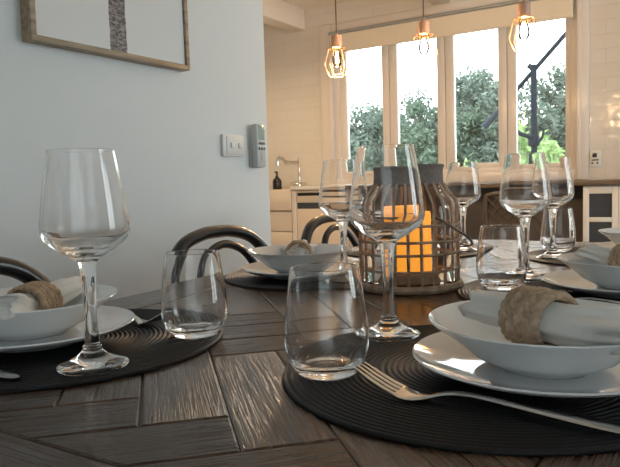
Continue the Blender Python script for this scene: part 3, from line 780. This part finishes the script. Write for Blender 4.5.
MB().box(-hw, hw, .03, YW-YF-.004, 0, .866).build('body', M['cabinet'], dw, smooth=False)
MB().box(-hw+.045, hw-.01, .0, .03, .845, .862, .002).build('top_strip', M['cabinet'], dw)
MB().box(-hw+.045, hw-.01, .018, .03, .82, .845).build('vent_recess', M['blackplastic'], dw, smooth=False)
MB().box(-hw+.045, hw-.01, .0, .03, .765, .82, .003).build('control_panel', M['cabinet'], dw)
MB().box(-hw+.045, hw-.01, .012, .03, .715, .765).build('handle_recess', M['darkglass'], dw, smooth=False)
MB().box(-hw+.045, hw-.01, .0, .03, .10, .715, .003).build('door', M['cabinet'], dw)
MB().box(-hw, -hw+.04, -.005, .03, .0, .862, .003).build('end_panel', M['trim'], dw)
# timber bench; dark panels carry the shade of the knee space below
bn = MB().box(-2.355, .60, YF-.03, YW-.002, .852, .884, .003).build('timber_benchtop', M['benchwood']); tag(bn, 'long brown timber benchtop under the kitchen window', 'benchtop')
xs = [-2.355, -1.79, -1.225, -.662]
txts = ['left one, behind the lantern', 'middle one, left of the cane chair', 'right one, behind the cane chair']
for (a, b), tx in zip(zip(xs, xs[1:]), txts):
    c_, hw = cab('knee_space_shade', 'dark panel coloured as the shaded knee space under the timber bench, ' + tx, a+.001, b-.001, .85, YF+.18)
    c_['group'] = 'dark knee space panels'
    MB().box(-hw, hw, .02, YW-YF-.18-.004, 0, .850).build('body', M['darkpanel'], c_, smooth=False)
    MB().box(-hw+.002, hw-.002, 0, .02, .09, .845, .002).build('door', M['darkpanel'], c_)
for a, b, tx in ((-.66, -.455, 'left one, above the right bowls'), (-.453, .20, 'right one, running past the picture edge')):
    c_, hw = cab('glazed_cabinet', 'white base cabinet with dark panes, ' + tx, a, b, .85)
    c_['group'] = 'white glazed cabinets'
    MB().box(-hw, hw, .02, YW-YF-.004, 0, .850).build('body', M['plastic'], c_, smooth=False)
    d = MB(); rl = .036
    d.box(-hw, -hw+rl, 0, .02, .05, .848, .002); d.box(hw-rl, hw, 0, .02, .05, .848, .002)
    zz = [.05, .08, .44, .47, .620, .650, .800, .848]
    for q in range(0, 8, 2): d.box(-hw+rl, hw-rl, 0, .02, zz[q], zz[q+1], .002)
    dr = d.build('door', M['plastic'], c_)
    for q in (1, 3, 5): MB().box(-hw+rl, hw-rl, .008, .014, zz[q], zz[q+1]).build('pane', M['darkglass'], dr, smooth=False)
ol = thing('power_outlet', 'white double power outlet with dark switches on the tiled wall', 'outlet', (-.668, YW-.0005, TZ+.283))
MB().box(-.036, .036, -.010, 0, -.058, .058, .003).build('plate', M['plastic'], ol)
MB().box(-.016, .012, -.03, -.010, .012, .040, .003).build('plug', M['blackplastic'], ol)
MB().box(-.024, .024, -.012, -.010, -.014, -.004, .0005).build('slot', M['bark'], ol)
for x in (-.018, .016): MB().box(x-.006, x+.006, -.014, -.010, -.036, -.024, .001).build('switch', M['blackplastic'], ol)

# cane-back chair at the bench
cc = thing('cane_back_chair', 'dark chair with a woven diamond rattan back standing at the timber bench', 'chair', (-.960, 4.02, 0))
bk = spline([(-.20, .42), (-.20, .62), (-.195, .775), (-.165, .815), (0, .825), (.165, .815), (.195, .775), (.20, .62), (.20, .42)], 6)
MB().tube([(x, -.02-.05*(z-.42)/.4, z) for x, z in bk], .014, 10).build('back_frame', M['rattan'], cc)
lat = MB()
for s_ in (-1, 1):
    for k in range(-6, 7):
        pts = []
        for i in range(15):
            z = .50+.31*i/14; x = k*.062+s_*(z-.655)*.9
            if abs(x) < .190: pts.append((x, -.02-.05*(z-.42)/.4+.003*s_, z))
        if len(pts) > 2: lat.tube(pts, .0045, 6)
lat.build('woven_back', M['rattan'], cc)
MB().box(-.19, .19, -.0165-.03, -.012-.03, .5, .805).build('backing_cane', M['darkpanel'], cc, smooth=False)
MB().box(-.21, .21, -.01, .36, .42, .46, .012).build('seat', M['rattan'], cc)
for x in (-.185, .185):
    for y in (.01, .34): MB().tube([(x, y, .43), (x*1.06, y+(-.02 if y < .1 else .02), 0)], lambda s_: .016-.004*s_, 10).build('leg', M['rattan'], cc)

# ------------------------------------------------------------------ pendants
def pendant(loc, label):
    t = thing('pendant_lamp', label, 'lamp', loc, 0, 'copper cage pendant lamps')      # origin: underside of the wooden holder
    L = H_C-loc[2]
    MB().tube([(0, 0, .065), (0, 0, L-.02)], .0028, 8).build('cord', M['cable'], t)
    MB().lathe([(0, L-.022), (.045, L-.022), (.05, L-.015), (.05, L-.0005), (0, L-.0005)], 32).build('ceiling_rose', M['beech'], t)
    MB().lathe([(0, -.002), (.027, 0), (.0285, .003), (.0285, .056), (.025, .060), (.007, .064), (.006, .075), (0, .075)], 32).build('lamp_holder', M['beech'], t)
    cg = MB(); n = 6
    A = [(.044*math.cos(2*PI*i/n+.4), .044*math.sin(2*PI*i/n+.4), -.006) for i in range(n)]
    B = [(.066*math.cos(2*PI*i/n+.4), .066*math.sin(2*PI*i/n+.4), -.092) for i in range(n)]
    C = [(.042*math.cos(2*PI*i/n+.4), .042*math.sin(2*PI*i/n+.4), -.147) for i in range(n)]
    for i in range(n):
        j = (i+1) % n
        cg.tube([A[i], A[j]], .0022, 6); cg.tube([A[i], B[i]], .0022, 6); cg.tube([B[i], C[i]], .0022, 6); cg.tube([C[i], C[j]], .0022, 6)
        cg.tube([(.024*math.cos(2*PI*i/n+.4), .024*math.sin(2*PI*i/n+.4), .002), A[i]], .0022, 6)
    cg.build('cage', M['copper'], t)
    bb = MB().lathe(spline([(.012, -.004), (.013, -.02), (.022, -.045), (.0255, -.068), (.020, -.090), (.008, -.101), (0, -.103)], 4), 24).build('bulb', M['pane'], t, angle=180)
    fl = MB()
    for i in range(5):
        a = 2*PI*i/5; fl.tube([(.006*math.cos(a), .006*math.sin(a), -.022), (.008*math.cos(a+.4), .008*math.sin(a+.4), -.080)], .0014, 6)
    fl.build('filament', M['filament'], bb)
    return t
PEND = [(-1.652, 3.0, TZ+.876, 'left one, before the left window edge'), (-1.170, 3.0, TZ+.876, 'middle one, before the second window pane'), (-.697, 3.0, TZ+.880, 'right one, before the right window pane')]
for i, (x, y, z, tx) in enumerate(PEND):
    pendant((x, y, z), 'copper wire cage pendant lamp with a wooden holder, ' + tx)
    ld = bpy.data.lights.new('pendant_glow', 'POINT'); ld.energy = 16; ld.color = (1.0, .62, .30); ld.shadow_soft_size = .03
    lo = bpy.data.objects.new('pendant_glow', ld); COL.objects.link(lo); lo.location = (x, y, z-.125)
# unseen downlights added to warm and brighten the kitchen
for i, (x, y) in enumerate(((-3.5, 4.1), (-2.6, 4.1), (-3.3, 2.9), (-1.7, 3.4))):
    dl = thing('added_downlight', 'unseen round warm ceiling light added to brighten the kitchen', 'lamp', (x, y, H_C-.0005), 0, 'added kitchen lights')
    MB().lathe([(.032, -.006), (.045, -.006), (.047, -.001), (.047, 0), (.032, 0), (.032, -.006)], 32).build('trim_ring', M['plastic'], dl)
    MB().lathe([(0, -.003), (.031, -.003), (.031, -.001), (0, -.001)], 32).build('lens', M['lamp'], dl)
    ld = bpy.data.lights.new('added_downlight_beam', 'SPOT'); ld.energy = 30; ld.color = (1.0, .69, .40); ld.spot_size = math.radians(140); ld.spot_blend = .8; ld.shadow_soft_size = .04
    lo = bpy.data.objects.new('added_downlight_beam', ld); COL.objects.link(lo); lo.location = (x, y, H_C-.02)

# ------------------------------------------------------------------ outside
gr = slab('ground', -30, 20, YW+.2, 45, -1.6, -1.5, M['grass'])
gr['label'] = 'lawn sloping away below the kitchen window'
def tree(loc, label, h, rx, rz, mat, seed, n=4200, leaf=.16, trunk=True, group='trees behind the window', clumps=26):
    r_ = random.Random(seed); t = thing('tree' if trunk else 'shrub', label, 'tree' if trunk else 'shrub', loc, 0, group)
    V, Fc = [], []
    cl = []
    for _ in range(clumps):
        u_, v_ = r_.uniform(0, 2*PI), r_.uniform(-.9, 1); q = math.sqrt(max(0, 1-v_*v_)); s_ = r_.uniform(.35, .95)
        cl.append((Vector((rx*s_*q*math.cos(u_), rx*s_*q*math.sin(u_), h-rz+rz*s_*v_)), r_.uniform(.22, .42)*rx))
    for _ in range(n):
        c, cr = r_.choice(cl)
        d = Vector((r_.gauss(0, 1), r_.gauss(0, 1), r_.gauss(0, .8))).normalized()*cr*(r_.random()**.45)
        p = c+d; a = Vector((r_.gauss(0, 1), r_.gauss(0, 1), r_.gauss(0, 1))).normalized(); b_ = a.orthogonal().normalized(); s2 = leaf*r_.uniform(.55, 1.2)
        k = len(V); V += [p-a*s2, p+b_*s2*.42, p+a*s2, p-b_*s2*.42]; Fc.append((k, k+1, k+2, k+3))
    me = bpy.data.meshes.new('foliage'); me.from_pydata([tuple(v) for v in V], [], Fc); me.materials.append(mat)
    o = bpy.data.objects.new('foliage', me); COL.objects.link(o); o.parent = t
    tb = MB(); tb.tube(spline([(0, 0, 0), (.1, 0, h*.25), (-.05, .05, h*.5), (0, 0, h*.8)], 4), lambda s_: .03+.09*h/5*(1-s_), 8)
    for k in range(5):
        a = 2*PI*k/5+seed; z = h*(.38+.08*k); tb.tube([(0, 0, z), (rx*.35*math.cos(a), rx*.35*math.sin(a), z+h*.1), (rx*.6*math.cos(a), rx*.6*math.sin(a), z+h*.14)], lambda s_: .04*(1-s_)+.01, 6)
    tb.build('trunk' if trunk else 'stems', M['bark'], t)
    return t
G = -1.5
TR = [(-9.6, 15.5, 5.32, 1.35, 1.9, 'leafA', 'grey green tree at the far left of the leftmost pane'),
      (-6.75, 13.6, 4.57, .98, 1.6, 'leafA', 'grey green tree in the first pane'),
      (-7.15, 17.6, 5.32, 1.25, 1.9, 'leafA', 'grey green tree between the first and second panes'),
      (-4.95, 13.4, 4.57, .92, 1.6, 'leafB', 'deep green rounded tree in the second window pane'),
      (-5.25, 17.0, 5.62, 1.1, 1.9, 'leafA', 'tall loose tree at the left of the third pane'),
      (-3.45, 13.6, 4.62, .85, 1.6, 'leafA', 'loose grey tree at the right of the third pane'),
      (-2.85, 17.2, 5.42, 1.15, 1.9, 'leafA', 'grey green tree in the fourth pane behind the umbrella pole'),
      (-1.35, 15.0, 5.02, 1.1, 1.8, 'leafB', 'deep green tree at the right of the fourth pane')]
for i, (x, y, h, rx, rz, mt, lab) in enumerate(TR):
    tree((x, y, G), lab, h, rx, rz, M[mt], 11+i, n=8500, leaf=.075, clumps=40)
for i, (x, y, h, rx, rz, lab) in enumerate(((-2.42, 11.2, 3.45, .75, 1.1, 'bright green bush behind the umbrella pole in the right pane'), (-3.92, 11.6, 2.80, .42, .6, 'small bright green bush at the foot of the third pane'))):
    tree((x, y, G), lab, h, rx, rz, M['leafC'], 40+i, n=2600, leaf=.10, trunk=False, group='bright bushes outside')
for i, x in enumerate((-12.6, -9.5, -6.5, -3.5, -.5)):
    tree((x, 21.0, G), ['hedge bush at the far left behind the trees', 'hedge bush behind the first pane trees', 'hedge bush behind the second and third pane trees', 'hedge bush behind the third and fourth pane trees', 'hedge bush at the far right behind the trees'][i], 5.3, 1.35, 2.4, M['leafB'], 60+i, n=3800, leaf=.2, trunk=False, group='hedge behind the trees')
um = thing('cantilever_umbrella', 'dark cantilever garden umbrella post with raised slanting arm outside the window', 'umbrella', (-1.746, 8.0, G))
zp = TZ+1.49-G
MB().box(-.4, .4, -.4, .4, 0, .06, .01).build('base_plate', M['umbrella'], um)
MB().tube([(0, 0, .06), (0, 0, zp)], .036, 12).build('pole', M['umbrella'], um)
MB().tube([(-.54, 0, TZ+.86-G), (.36, 0, TZ+1.80-G), (.9, 0, TZ+2.36-G)], .027, 10).build('arm', M['umbrella'], um)
MB().tube([(-.60, 0, TZ+.80-G), (-.50, 0, TZ+.90-G), (-.36, 0, TZ+1.05-G)], lambda s_: .044-.014*s_, 10).build('arm_grip', M['fabric_dark'], um)
MB().tube([(.0, 0, zp-.06), (-.06, 0, zp+.0)], .032, 10).build('pivot', M['umbrella'], um)
hc = MB(); hc.tube([(-.28, -.03, TZ+.78-G), (-.14, -.05, TZ+.68-G), (0, -.05, TZ+.63-G)], .026, 8); hc.tube(spline([(0, -.05, TZ+.56-G), (.09, -.06, TZ+.60-G), (.12, -.06, TZ+.70-G), (.07, -.05, TZ+.76-G)], 4), .015, 8)
hc.build('crank_handle', M['umbrella'], um)
MB().box(-.06, .06, -.06, .05, TZ+.53-G, TZ+.66-G, .02).build('crank_box', M['umbrella'], um)

# ------------------------------------------------------------------ daylight
wd = bpy.data.worlds.new('overcast_sky'); sc.world = wd; wd.use_nodes = True
nt = wd.node_tree; nt.nodes.clear()
ow = nt.nodes.new('ShaderNodeOutputWorld'); bg = nt.nodes.new('ShaderNodeBackground')
tc = nt.nodes.new('ShaderNodeTexCoord'); sp_ = nt.nodes.new('ShaderNodeSeparateXYZ'); cr = nt.nodes.new('ShaderNodeValToRGB')
nt.links.new(tc.outputs['Generated'], sp_.inputs[0]); nt.links.new(sp_.outputs['Z'], cr.inputs['Fac'])
cr.color_ramp.elements[0].color = (.93, .97, 1.0, 1); cr.color_ramp.elements[1].color = (.80, .90, 1.0, 1); cr.color_ramp.elements[1].position = .7
nt.links.new(cr.outputs['Color'], bg.inputs['Color']); bg.inputs['Strength'].default_value = 6.5
nt.links.new(bg.outputs[0], ow.inputs['Surface'])
# daylight portals standing in the openings (they only guide sampling of the sky)
def portal(name, loc, rot, sx, sy):
    l = bpy.data.lights.new(name, 'AREA'); l.shape = 'RECTANGLE'; l.size = sx; l.size_y = sy; l.cycles.is_portal = True
    o = bpy.data.objects.new(name, l); COL.objects.link(o); o.location = loc; o.rotation_euler = rot
portal('portal_kitchen', ((WX0+WX1)/2, YW+.19, (WZ0+WZ1)/2), (-PI/2, 0, 0), WX1-WX0, WZ1-WZ0)
cu = MB(); nq = 160; top = []; bot = []
for i in range(nq+1):
    x = BX0-.08+(BX1-BX0+.16)*i/nq; y = YB+.05+.018*math.sin(i*.55)+.006*math.sin(i*1.7)
    top.append(cu.bm.verts.new((x, y, BZ1+.08))); bot.append(cu.bm.verts.new((x, y, .03)))
for i in range(nq): cu.bm.faces.new((bot[i], bot[i+1], top[i+1], top[i]))
ct = thing('added_curtain', 'unseen white sheer curtain added behind the diner to dim and spread daylight', 'curtain', (0, 0, 0))  # added out of view to soften the fill daylight
cu.build('curtain_fabric', M['sheer'], ct, angle=180)
MB().tube([(BX0-.12, YB+.05, BZ1+.09), (BX1+.12, YB+.05, BZ1+.09)], .012, 10).build('curtain_rod', M['rail'], ct)
portal('portal_back', ((BX0+BX1)/2, YB-.11, (BZ0+BZ1)/2), (PI/2, 0, 0), BX1-BX0, BZ1-BZ0)
for a, b in RY: portal('portal_side', (XR+.14, (a+b)/2, (RZ[0]+RZ[1])/2), (0, PI/2, 0), RZ[1]-RZ[0], b-a)

sc.view_settings.view_transform = 'Standard'; sc.view_settings.look = 'None'; sc.view_settings.gamma = 1.0
sc.view_settings.exposure = 0.0
sc.cycles.use_denoising = True
sc.cycles.use_adaptive_sampling = False
sc.cycles.max_bounces = 40; sc.cycles.transmission_bounces = 40; sc.cycles.glossy_bounces = 40; sc.cycles.diffuse_bounces = 5; sc.cycles.transparent_max_bounces = 16
sc.cycles.sample_clamp_indirect = 6.0
